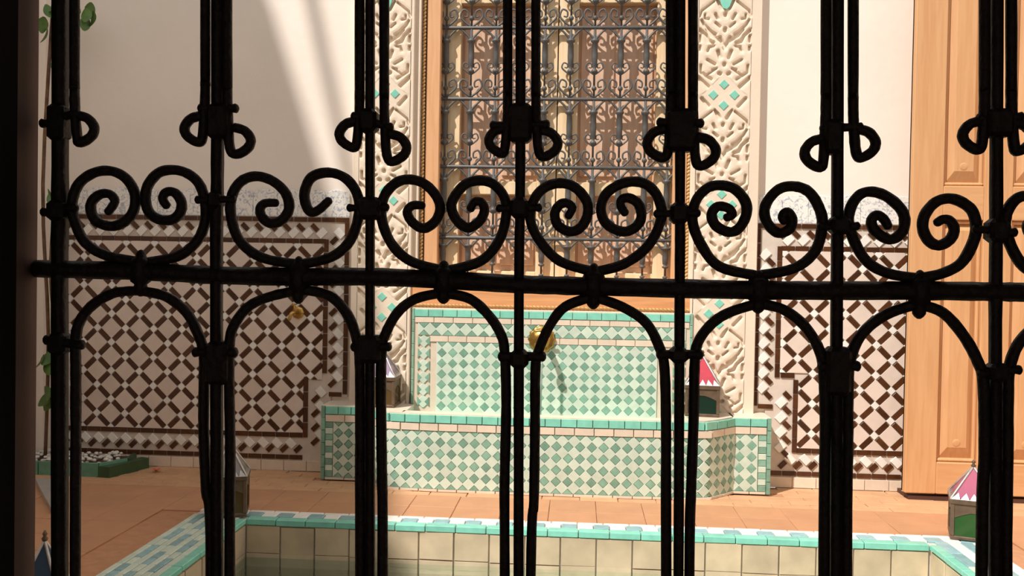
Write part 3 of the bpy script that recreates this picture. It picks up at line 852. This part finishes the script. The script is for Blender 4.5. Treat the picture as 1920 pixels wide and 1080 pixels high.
for z0, z1 in zrails:
    for x0, x1 in cols:
        q = MB(); q.box(x0, x1, YDR, YDR + .045, z0, z1, .004); obj('rail', q, hw_, door)
for x0, x1 in cols:
    for z0, z1 in ((zrails[0][1], zrails[1][0]), (zrails[1][1], zrails[2][0])):
        q = MB()
        # bevelled moulding and raised field
        m1 = .016
        q.box(x0, x0 + m1, YDR + .016, YDR + .04, z0, z1, .006); q.box(x1 - m1, x1, YDR + .016, YDR + .04, z0, z1, .006)
        q.box(x0, x1, YDR + .010, YDR + .04, z0, z0 + m1, .006); q.box(x0, x1, YDR + .010, YDR + .04, z1 - m1, z1, .006)
        obj('moulding', q, M['doorwood'], door)
        e = .045; a = .07
        vs = [(x0 + m1, YDR + .030, z0 + m1), (x1 - m1, YDR + .030, z0 + m1), (x1 - m1, YDR + .030, z1 - m1), (x0 + m1, YDR + .030, z1 - m1),
              (x0 + e, YDR + .009, z0 + e + .02), (x1 - e, YDR + .009, z0 + e + .02), (x1 - e, YDR + .009, z1 - e), (x0 + e, YDR + .009, z1 - e)]
        q = MB().add(vs, [(4, 5, 6, 7), (0, 1, 5, 4), (1, 2, 6, 5), (2, 3, 7, 6), (3, 0, 4, 7)])
        obj('raised_panel', q, M['doorwood'], door)
        q = MB(); q.lathe([(.018, 0), (.016, -.0012), (.009, -.002)], ((x0 + x1) / 2, YDR + .0095, z0 + .085), 14, 'y'); obj('arched_ornament', q, M['doorwood'], door)
b = MB(); b.box(D0 + .02, D1 - .02, YDR + .01, YW, 0, zb_ - .012);  # dark strip stands in for the shade below the door leaf
struct('gap_shade', b, M['jamb'], 'dark strip painting the shade in the gap under the honey wooden door', 'gap shade')

# ================================================================== LANTERNS
def lantern(label, loc, rz, w, hb, hr, body, roof):
    t = thing('lantern', label, 'lantern', loc, rz, 'metal lanterns around the fountain and pool')
    h = w / 2; e = w * .09
    q = MB(); q.box(-h, h, -h, h, 0, e, .003); obj('base', q, M['tin'], t)
    for sx in (-1, 1):
        for sy in (-1, 1):
            q = MB(); q.box(sx * h, sx * (h - e), sy * h, sy * (h - e), e, hb, .0015); obj('post', q, M['tin'], t)
    q = MB(); q.box(-h - .003, h + .003, -h - .003, h + .003, hb - e * 1.3, hb, .002); obj('top_rim', q, M['tin'], t)
    for k in range(4):
        q = MB(); q.box(-h + e * .9, h - e * .9, -h + e * .35, -h + e * .5, e * 1.0, hb - e * 1.3); obj('pane', q, body, t, (0, 0, 0), k * math.pi / 2)
        # stepped ogee cut-out plate in the top of each side
        q = MB(); n = 10; top = hb - e * 1.2
        pts = [(-h + e, top), (h - e, top)] + [((h - e) * math.cos(a), top - hb * .20 - (h * .30) * (abs(math.cos(a)) ** 1.4)) for a in np.linspace(0, math.pi, n)]
        for i in range(2, len(pts) - 1):
            x0, z0 = pts[i]; x1, z1 = pts[i + 1]
            q.add([(x0, -h + e * .2, top), (x1, -h + e * .2, top), (x1, -h + e * .2, z1), (x0, -h + e * .2, z0)], [(0, 1, 2, 3)])
        obj('fretted_plate', q, M['tin'], t, (0, 0, 0), k * math.pi / 2)
    ap = hb + hr
    for k in range(4):
        c, s = math.cos(k * math.pi / 2), math.sin(k * math.pi / 2)
        def R3(p): return (p[0] * c - p[1] * s, p[0] * s + p[1] * c, p[2])
        base0, base1, top = (-h, -h, hb), (h, -h, hb), (0, 0, ap)
        q = MB(); q.add([R3((-h * .94, -h * .94, hb + .004)), R3((h * .94, -h * .94, hb + .004)), R3((0, -.002, ap - .004))], [(0, 1, 2)])
        g = obj('roof_pane', q, roof, t)
        q = MB(); q.tube([R3((-h, -h, hb)), R3((0, 0, ap))], .0045, 5); obj('roof_rib', q, M['silver'], t)
        q = MB(); n = 5
        for i in range(n):
            x0 = -h + 2 * h * i / n; x1 = x0 + 2 * h / n; xm = (x0 + x1) / 2
            zt2 = hb + hr * .20; yy2 = -h + h * .20
            q.add([R3((x0, -h - .003, hb)), R3((x1, -h - .003, hb)), R3((xm * .82, yy2 - .003, zt2))], [(0, 1, 2)])
        obj('roof_trim', q, M['silver'], t)
    q = MB(); q.lathe([(.006, -.004), (.009, .004), (.004, .010), (.007, .016), (.002, .026)], (0, 0, ap), 8); obj('finial', q, M['tin'], t)
    q = MB(); q.lathe([(.016, e), (.016, e + hb * .35), (.003, e + hb * .36)], (0, 0, 0), 10); obj('candle', q, M['pebble'], t)
    return t
# pool corner right
p0 = onz(1820, 1008, .012)
lantern('lantern with green glass and a pink glass roof on the right pool corner', (1.484, 3.485, .014), -.33, .155, .150, .112, M['g_green'], M['g_pink'])
lantern('lantern with clear glass roof half hidden on the left pool corner', (float(onz(409, 975, .014)[0]), 3.43, .014), .27, .140, .155, .115, M['g_amber'], M['g_clear'])
lantern('lantern with a red glass roof on the right end of the fountain ledge', (float(at(1316, 775, 4.13)[0]), 4.135, ZL), -.12, .150, .140, .125, M['g_dark'], M['g_red'])
lantern('lantern with a lilac glass roof on the left end of the fountain ledge', (float(at(715, 760, 4.13)[0]), 4.135, ZL), 0.0, .150, .140, .125, M['g_amber'], M['g_lilac'])
pa = at(84, 1012, 2.35)
lantern('lantern with a pointed blue glass roof on the floor at far left', (float(pa[0]), 2.35, .015), .2, .20, float(pa[2]) - .015 - .25, .25, M['g_blue'], M['g_blue'])

# ================================================================== BRASS TAP on the left dado
tp = at(560, 586, YD)
t = thing('wall_tap', 'small brass wall tap on the shaded mosaic dado left of the fountain', 'tap', (float(tp[0]), YD - .006, float(tp[2])))
q = MB(); q.lathe([(.030, 0), (.030, -.006), (.020, -.012), (.012, -.014)], (0, 0, 0), 8, 'y', False); obj('escutcheon', q, M['brass'], t)
q = MB(); q.tube(smooth_path([(0, -.01, 0), (-.004, -.045, .004), (-.016, -.062, -.004), (-.022, -.066, -.030)], 4), .008, 8); obj('spout', q, M['brass'], t)
q = MB(); q.tube([(-.004, -.045, .006), (-.006, -.046, .040)], .005, 8); q.tube([(-.016, -.046, .036), (.006, -.046, .044)], .005, 8); obj('handle', q, M['brass'], t)

# ================================================================== PLANTED CORNER
bed = reg(thing('corner_bed', 'low corner planting bed edged in green tiles with white pebbles', 'planter', (-2.40, 4.1, 0)))
ed = [(-2.598, 3.975), (-2.165, 3.975), (-2.09, 4.10), (-2.115, 4.232), (-2.598, 4.232)]
b = MB(); b.prism([(-2.598, 3.99), (-2.18, 3.99), (-2.115, 4.10), (-2.125, 4.232), (-2.598, 4.232)], 0, .045); o = obj('bed_fill', b, M['soil'], bed, (2.40, -4.1, 0))
def edge(p, q, m, n):
    for i in range(n):
        a = np.array(p) + (np.array(q) - np.array(p)) * (i + .02) / n; c = np.array(p) + (np.array(q) - np.array(p)) * (i + .98) / n
        d = (c - a) / np.linalg.norm(c - a); nn = np.array([-d[1], d[0]]) * .016
        w_ = MB(); w_.prism([tuple(a), tuple(c), tuple(c + nn), tuple(a + nn)], 0, .062)
        obj('edge_tile', w_, m, bed, (2.40, -4.1, 0))
edge(ed[0], ed[1], M['greentile'], 3); edge(ed[1], ed[2], M['greentile'], 1); edge(ed[2], ed[3], M['shadegreen'], 1)
# broad sloping green slab, shade of the right flank put into its colour
b = MB(); b.prism([(-2.165, 3.972), (-2.075, 4.20), (-2.03, 4.185), (-2.11, 3.965)], 0, .05); o = obj('edge_slab', b, M['shadegreen'], bed, (2.40, -4.1, 0)); o['label'] = 'sloping green edge slab coloured darker for its shaded side'
q = MB()
for i in range(130):
    x, y = random.uniform(-2.57, -2.15), random.uniform(4.0, 4.21); rr = random.uniform(.008, .015)
    q.lathe([(rr * .5, -rr * .5), (rr, 0), (rr * .75, rr * .5), (rr * .2, rr * .7)], (x, y, .05 + random.uniform(0, .02)), 6)
o = obj('pebbles', q, M['pebble'], bed, (2.40, -4.1, 0)); o['kind'] = 'stuff'

def leaf_mesh(L, Wd):
    vs = []; n = 6
    for i in range(n + 1):
        t = i / n; w = Wd * math.sin(math.pi * (t * .92 + .04)) ** .8; z = -.25 * L * t * t
        vs += [(-w, t * L, z + w * .25), (0, t * L, z), (w, t * L, z + w * .25)]
    fs = []
    for i in range(n):
        k = i * 3; fs += [(k, k + 1, k + 4, k + 3), (k + 1, k + 2, k + 5, k + 4)]
    return MB().add(vs, fs, True).mesh('leaf')
plant = thing('climbing_plant', 'slender green plant growing up the wall from the corner bed', 'plant', (-2.46, 4.12, .045))
q = MB(); q.tube(smooth_path([(0, 0, 0), (.01, .0, .5), (-.03, .01, .9), (.0, .0, 1.4), (-.02, .0, 1.9), (.05, .0, 2.3)], 4), [.016 - .0005 * i for i in range(21)], 7); obj('stem', q, M['bark'], plant)
q = MB(); q.tube(smooth_path([(-.06, .02, 0), (-.05, .02, .6), (-.07, .0, 1.3), (-.03, .01, 2.2)], 4), .009, 6); obj('stem', q, M['bark'], plant)
lm = leaf_mesh(.075, .026)
for px, py in ((90, 18), (84, 40), (93, 66), (88, 60), (160, 22), (166, 10), (170, 26), (162, 38), (88, 362), (92, 372), (82, 672), (86, 684), (90, 668), (84, 732), (92, 745), (88, 752), (94, 736), (110, 120), (118, 300), (112, 500), (108, 620), (120, 700), (100, 10), (140, 12)):
    p = at(px, py, 4.08)
    obj('leaf', lm, M['leaf'], plant, (p[0] + 2.46, -.04 + random.uniform(-.02, .02), p[2] - .045 + .02), rot=(random.uniform(-2.0, -1.0), random.uniform(-.6, .6), random.uniform(-1, 1)))
pc = [onz(66, 905), onz(73, 920), onz(97, 964), onz(124, 960), onz(126, 905)]
b = MB(); b.prism([(float(p[0]), float(p[1])) for p in pc], 0.0, .02)
tag(obj('stone_slab', b, M['marble']), 'grey marble slab lying on the floor before the corner bed', 'slab')
pf = onz(293, 885)
q = MB()
for k in range(5):
    a = k * 2 * math.pi / 5; c, s = math.cos(a), math.sin(a)
    q.add([(0, 0, .004), (c * .012 - s * .008, s * .012 + c * .008, .010), (c * .026, s * .026, .016), (c * .012 + s * .008, s * .012 - c * .008, .010)], [(0, 1, 2, 3)])
tag(obj('fallen_petal', q, M['redpetal'], None, (float(pf[0]), float(pf[1]), 0)), 'small red flower fallen on the floor beside the left dado', 'flower')

# ================================================================== FOREGROUND GRILLE
YG = 0.750
gr = reg(thing('window_grille', 'black wrought iron window grille with hearts and arches in the foreground', 'window grille', (-.05, YG, .50)))
gx, gy, gz = PL[gr.name]
S_ = 1 / 2267.0
def G(px, py, dy=0.0):
    p = at(px, py, YG); return (float(p[0]) - gx, dy, float(p[2]) - gz)
def wob(pts, amp): return [(p[0] + random.uniform(-amp, amp), p[1], p[2]) for p in pts]
def gtube(nm, pts, wpx, dy=0.0, n=8, k=5, taper=None, hammered=.035, square=False):
    P = smooth_path([G(a, c, dy) for a, c in pts], k)
    R = [wpx / 2 * S_ * 1.16 * (1 + random.uniform(-hammered, hammered)) for _ in P]
    if taper: R = [r_ * (1 - (1 - taper) * max(0, (i / len(P) - .75) / .25)) for i, r_ in enumerate(R)]
    q = MB(); q.tube(P, R, n); return obj(nm, q, M['iron'], gr)
# uprights
mains = [(112, 28), (407, 23), (694, 19), (974, 22), (1273, 21), (1569, 22), (1867, 21)]
tops = [[(114, -880), (113, 250), (112, 600), (113, 1575)], [(410, -880), (408, 250), (406, 500), (408, 1575)], [(694, -880), (694, 500), (694, 1575)],
        [(977, -880), (976, 250), (973, 600), (972, 1575)], [(1276, -880), (1275, 300), (1274, 600), (1270, 1575)], [(1570, -880), (1570, 300), (1568, 700), (1566, 1575)], [(1870, -880), (1868, 300), (1866, 700), (1867, 1575)]]
for (x, w), pts in zip(mains, tops): gtube('upright', pts, w, 0, 4, 10, hammered=.03)
# flanking rods ending in loops (left, right)
def loop(x0, yb, cx, cy, rr, sgn):
    # rod comes down at x0, rounds the bottom of a teardrop and closes near the collar
    return [(x0, -880), (x0, 60), (x0, yb - 50), (x0 + sgn * 1, yb - 6), (x0 + sgn * 5, cy + rr * .55), (cx - sgn * rr * .15, cy + rr * 1.05), (cx + sgn * rr * .72, cy + rr * .55), (cx + sgn * rr * .95, cy - rr * .15), (cx + sgn * rr * .45, cy - rr * .85), (cx - sgn * rr * .35, cy - rr * 1.10)]
flank = [(141, 215, 155, 243, 24, 1), (386, 205, 369, 243, 23, -1), (427, 215, 449, 265, 23, 1), (675, 222, 659, 253, 23, -1), (721, 240, 740, 278, 24, 1),
         (952, 235, 938, 265, 22, -1), (1005, 235, 1024, 270, 23, 1), (1257, 232, 1237, 270, 25, -1), (1299, 235, 1318, 285, 25, 1), (1548, 240, 1532, 288, 25, -1), (1599, 240, 1617, 270, 25, 1),
         (1845, 222, 1828, 255, 25, -1), (1895, 225, 1910, 258, 25, 1)]
for a in flank: gtube('looped_rod', loop(*a), 16.5, -.001, 8, 5)
# hearts: left and right arm of each bay
H_ = [
 ([(270, 492), (200, 480), (158, 455), (138, 415), (133, 380), (145, 345), (173, 324), (205, 320), (233, 333), (250, 360), (250, 390), (236, 412), (210, 424), (182, 417), (169, 398), (170, 378), (186, 364), (204, 364), (213, 378), (200, 398)],
  [(270, 492), (330, 481), (365, 455), (382, 420), (383, 380), (372, 345), (350, 325), (322, 318), (295, 324), (275, 348), (271, 375), (278, 398), (296, 411), (320, 412), (336, 398), (338, 378), (326, 361), (310, 360), (303, 372), (311, 386)]),
 ([(560, 496), (490, 483), (447, 450), (431, 400), (434, 365), (450, 340), (477, 330), (508, 338), (533, 360), (541, 388), (530, 410), (508, 419), (491, 408), (486, 392), (495, 381), (517, 380)],
  [(560, 496), (620, 482), (656, 450), (672, 400), (668, 362), (647, 334), (615, 323), (583, 332), (570, 360), (573, 385), (583, 398), (598, 392), (616, 375)]),
 ([(835, 508), (770, 490), (732, 455), (714, 405), (720, 367), (741, 343), (765, 336), (793, 343), (816, 365), (825, 390), (816, 414), (794, 428), (772, 416), (763, 397), (773, 385), (792, 385)],
  [(835, 508), (900, 490), (936, 450), (949, 400), (944, 367), (923, 344), (898, 338), (871, 346), (851, 370), (846, 390), (857, 414), (878, 427), (899, 414), (908, 395), (903, 380), (890, 378), (881, 392)]),
 ([(1115, 510), (1050, 490), (1011, 450), (994, 410), (1002, 373), (1022, 351), (1050, 343), (1078, 351), (1100, 377), (1101, 405), (1088, 427), (1069, 434), (1047, 423), (1040, 402), (1047, 386), (1060, 380), (1073, 389), (1065, 406)],
  [(1115, 510), (1170, 495), (1216, 460), (1240, 410), (1235, 372), (1216, 348), (1190, 340), (1161, 346), (1136, 364), (1127, 390), (1133, 414), (1151, 429), (1174, 434), (1195, 423), (1203, 404), (1197, 382), (1180, 371), (1166, 374), (1164, 386), (1173, 400)]),
 ([(1420, 517), (1350, 500), (1316, 460), (1299, 415), (1305, 377), (1326, 353), (1350, 347), (1378, 354), (1398, 377), (1400, 402), (1387, 427), (1368, 435), (1343, 423), (1335, 402), (1346, 387), (1366, 390), (1374, 402), (1362, 408)],
  [(1420, 517), (1490, 503), (1530, 470), (1543, 420), (1536, 387), (1517, 359), (1490, 349), (1462, 354), (1440, 377), (1434, 400), (1443, 423), (1462, 437), (1482, 428), (1486, 410), (1477, 397), (1468, 405), (1472, 416)]),
 ([(1725, 522), (1665, 512), (1622, 485), (1595, 430), (1595, 393), (1612, 366), (1635, 359), (1664, 368), (1691, 392), (1698, 415), (1691, 437), (1670, 449), (1643, 434), (1635, 415), (1645, 403), (1658, 410), (1667, 425)],
  [(1725, 522), (1770, 512), (1807, 490), (1831, 440), (1828, 402), (1812, 383), (1785, 372), (1757, 378), (1736, 402), (1732, 428), (1743, 451), (1762, 460), (1783, 449), (1791, 430), (1783, 414), (1770, 411), (1758, 418)])]
H_.append(([(a + 294, c + 8) for a, c in H_[5][0]], [(a + 294, c + 8) for a, c in H_[5][1]]))
for la, ra in H_:
    gtube('heart_scroll', la, 17.5, .002, 8, 5, taper=.8); gtube('heart_scroll', ra, 17.5, .002, 8, 5, taper=.8)
# rail
gtube('cross_rail', [(20, 503), (80, 504), (265, 509), (405, 516), (560, 519), (693, 519), (835, 525), (975, 533), (1110, 537), (1275, 541), (1420, 544), (1570, 545), (1725, 545), (1866, 547), (1960, 549), (2260, 556)], 30, 0, 6, 6)
# arches running down into rods
A_ = [
 [[(262, 545), (215, 549), (175, 570), (150, 600), (141, 635), (141, 700), (141, 850), (140, 1000), (139, 1575)], [(262, 545), (310, 556), (348, 585), (370, 625), (381, 660), (382, 700), (381, 800), (386, 920), (394, 1010), (396, 1575)]],
 [[(568, 543), (510, 555), (468, 573), (441, 605), (430, 640), (429, 720), (431, 850), (430, 1000), (430, 1575)], [(568, 543), (618, 555), (651, 590), (668, 635), (674, 680), (675, 800), (675, 950), (676, 1575)]],
 [[(830, 549), (780, 560), (746, 585), (723, 625), (715, 660), (714, 760), (716, 900), (717, 1000), (717, 1575)], [(830, 549), (880, 560), (915, 590), (938, 625), (946, 660), (949, 760), (946, 900), (946, 1000), (948, 1575)]],
 [[(1112, 556), (1060, 575), (1031, 610), (1011, 655), (1004, 690), (1003, 800), (1001, 940), (996, 1030), (988, 1575)], [(1112, 556), (1168, 576), (1212, 606), (1236, 650), (1246, 690), (1249, 800), (1249, 950), (1251, 1575)]],
 [[(1422, 569), (1370, 585), (1336, 606), (1310, 640), (1303, 680), (1301, 780), (1296, 920), (1293, 1050), (1291, 1575)], [(1422, 569), (1468, 580), (1508, 610), (1536, 655), (1545, 700), (1548, 800), (1546, 950), (1544, 1575)]],
 [[(1720, 570), (1662, 590), (1617, 626), (1596, 670), (1591, 720), (1590, 850), (1588, 1000), (1587, 1575)], [(1720, 570), (1768, 586), (1808, 630), (1835, 680), (1845, 720), (1847, 850), (1842, 1000), (1841, 1575)]]]
A_.append([[(a + 300, c + 10) for a, c in A_[5][0]], [(a + 294, c + 8) for a, c in A_[5][1]]])
for la, ra in A_:
    gtube('arched_rod', la, 17.5, .001, 8, 6); gtube('arched_rod', ra, 17.5, .001, 8, 6)
# collars: short horizontal wraps
cl = [((82, 232), (148, 214), 18), ((378, 204), (444, 204), 18), ((664, 219), (734, 239), 17), ((924, 236), (1026, 234), 18), ((1236, 230), (1314, 232), 18), ((1541, 241), (1612, 239), 17), ((1834, 222), (1912, 220), 18),
      ((84, 398), (144, 390), 18), ((372, 375), (440, 374), 16), ((656, 390), (726, 389), 16), ((935, 391), (1012, 390), 16), ((1230, 401), (1308, 400), 16), ((1536, 425), (1606, 424), 16), ((1826, 430), (1900, 436), 17),
      ((90, 637), (156, 646), 20), ((368, 660), (442, 660), 20), ((664, 650), (730, 650), 18), ((940, 668), (1018, 668), 20), ((1236, 664), (1312, 664), 20), ((1538, 687), (1606, 686), 20), ((1836, 700), (1908, 693), 18)]
for (xa, ya), (xb, yb), w in cl:
    m_ = ((xa + xb) / 2, (ya + yb) / 2)
    q = MB(); P = [G(xa, ya, -.002), G(xa + 8, ya, -.002), G(*m_, -.002), G(xb - 8, yb, -.002), G(xb, yb, -.002)]
    r_ = w / 2 * S_; q.tube(P, [r_ * 1.05, r_ * .85, r_ * .95, r_ * .85, r_ * 1.05], 8)
    obj('collar', q, M['iron'], gr)
# forged wraps binding the bars at each collar
wr = [(111, 195, 265, 34), (412, 195, 262, 40), (692, 205, 250, 34), (976, 195, 268, 44), (1276, 205, 285, 54), (1560, 225, 290, 34), (1870, 205, 258, 46), 
      (110, 375, 415, 34), (405, 358, 392, 24), (694, 370, 412, 44), (974, 370, 410, 34), (1273, 380, 420, 34), (1573, 405, 440, 36), (1868, 410, 455, 34),
      (112, 622, 665, 34), (410, 640, 720, 44), (694, 628, 680, 46), (974, 655, 690, 34), (1272, 650, 680, 34), (1569, 650, 740, 46), (1868, 680, 715, 34)]
for x, ya, yb, w in wr:
    q = MB(); rr = w / 2 * S_; z0 = G(x, yb)[2]; z1 = G(x, ya)[2]; X0 = G(x, (ya + yb) / 2)[0]
    q.box(X0 - rr, X0 + rr, -.009, .009, z0, z1, .0035); obj('wrap', q, M['iron'], gr)
# buds tying hearts, rail and arches
for x, yt, yb in ((264, 468, 556), (560, 480, 570), (832, 488, 570), (1113, 493, 580), (1422, 506, 588), (1724, 506, 598), (2018, 512, 606)):
    z0 = G(x, yb)[2]; z1 = G(x, yt)[2]; X0 = G(x, (yt + yb) / 2)[0]; Lh = z1 - z0
    pr = [(3, 0), (8, .04), (12, .10), (13, .20), (12, .26), (19, .32), (21, .45), (21, .70), (18, .78), (11, .84), (9, .92), (6, .97), (2, 1.0)]
    q = MB(); q.lathe([(a * S_, c * Lh) for a, c in pr], (X0, 0, z0), 10); obj('bud', q, M['iron'], gr)
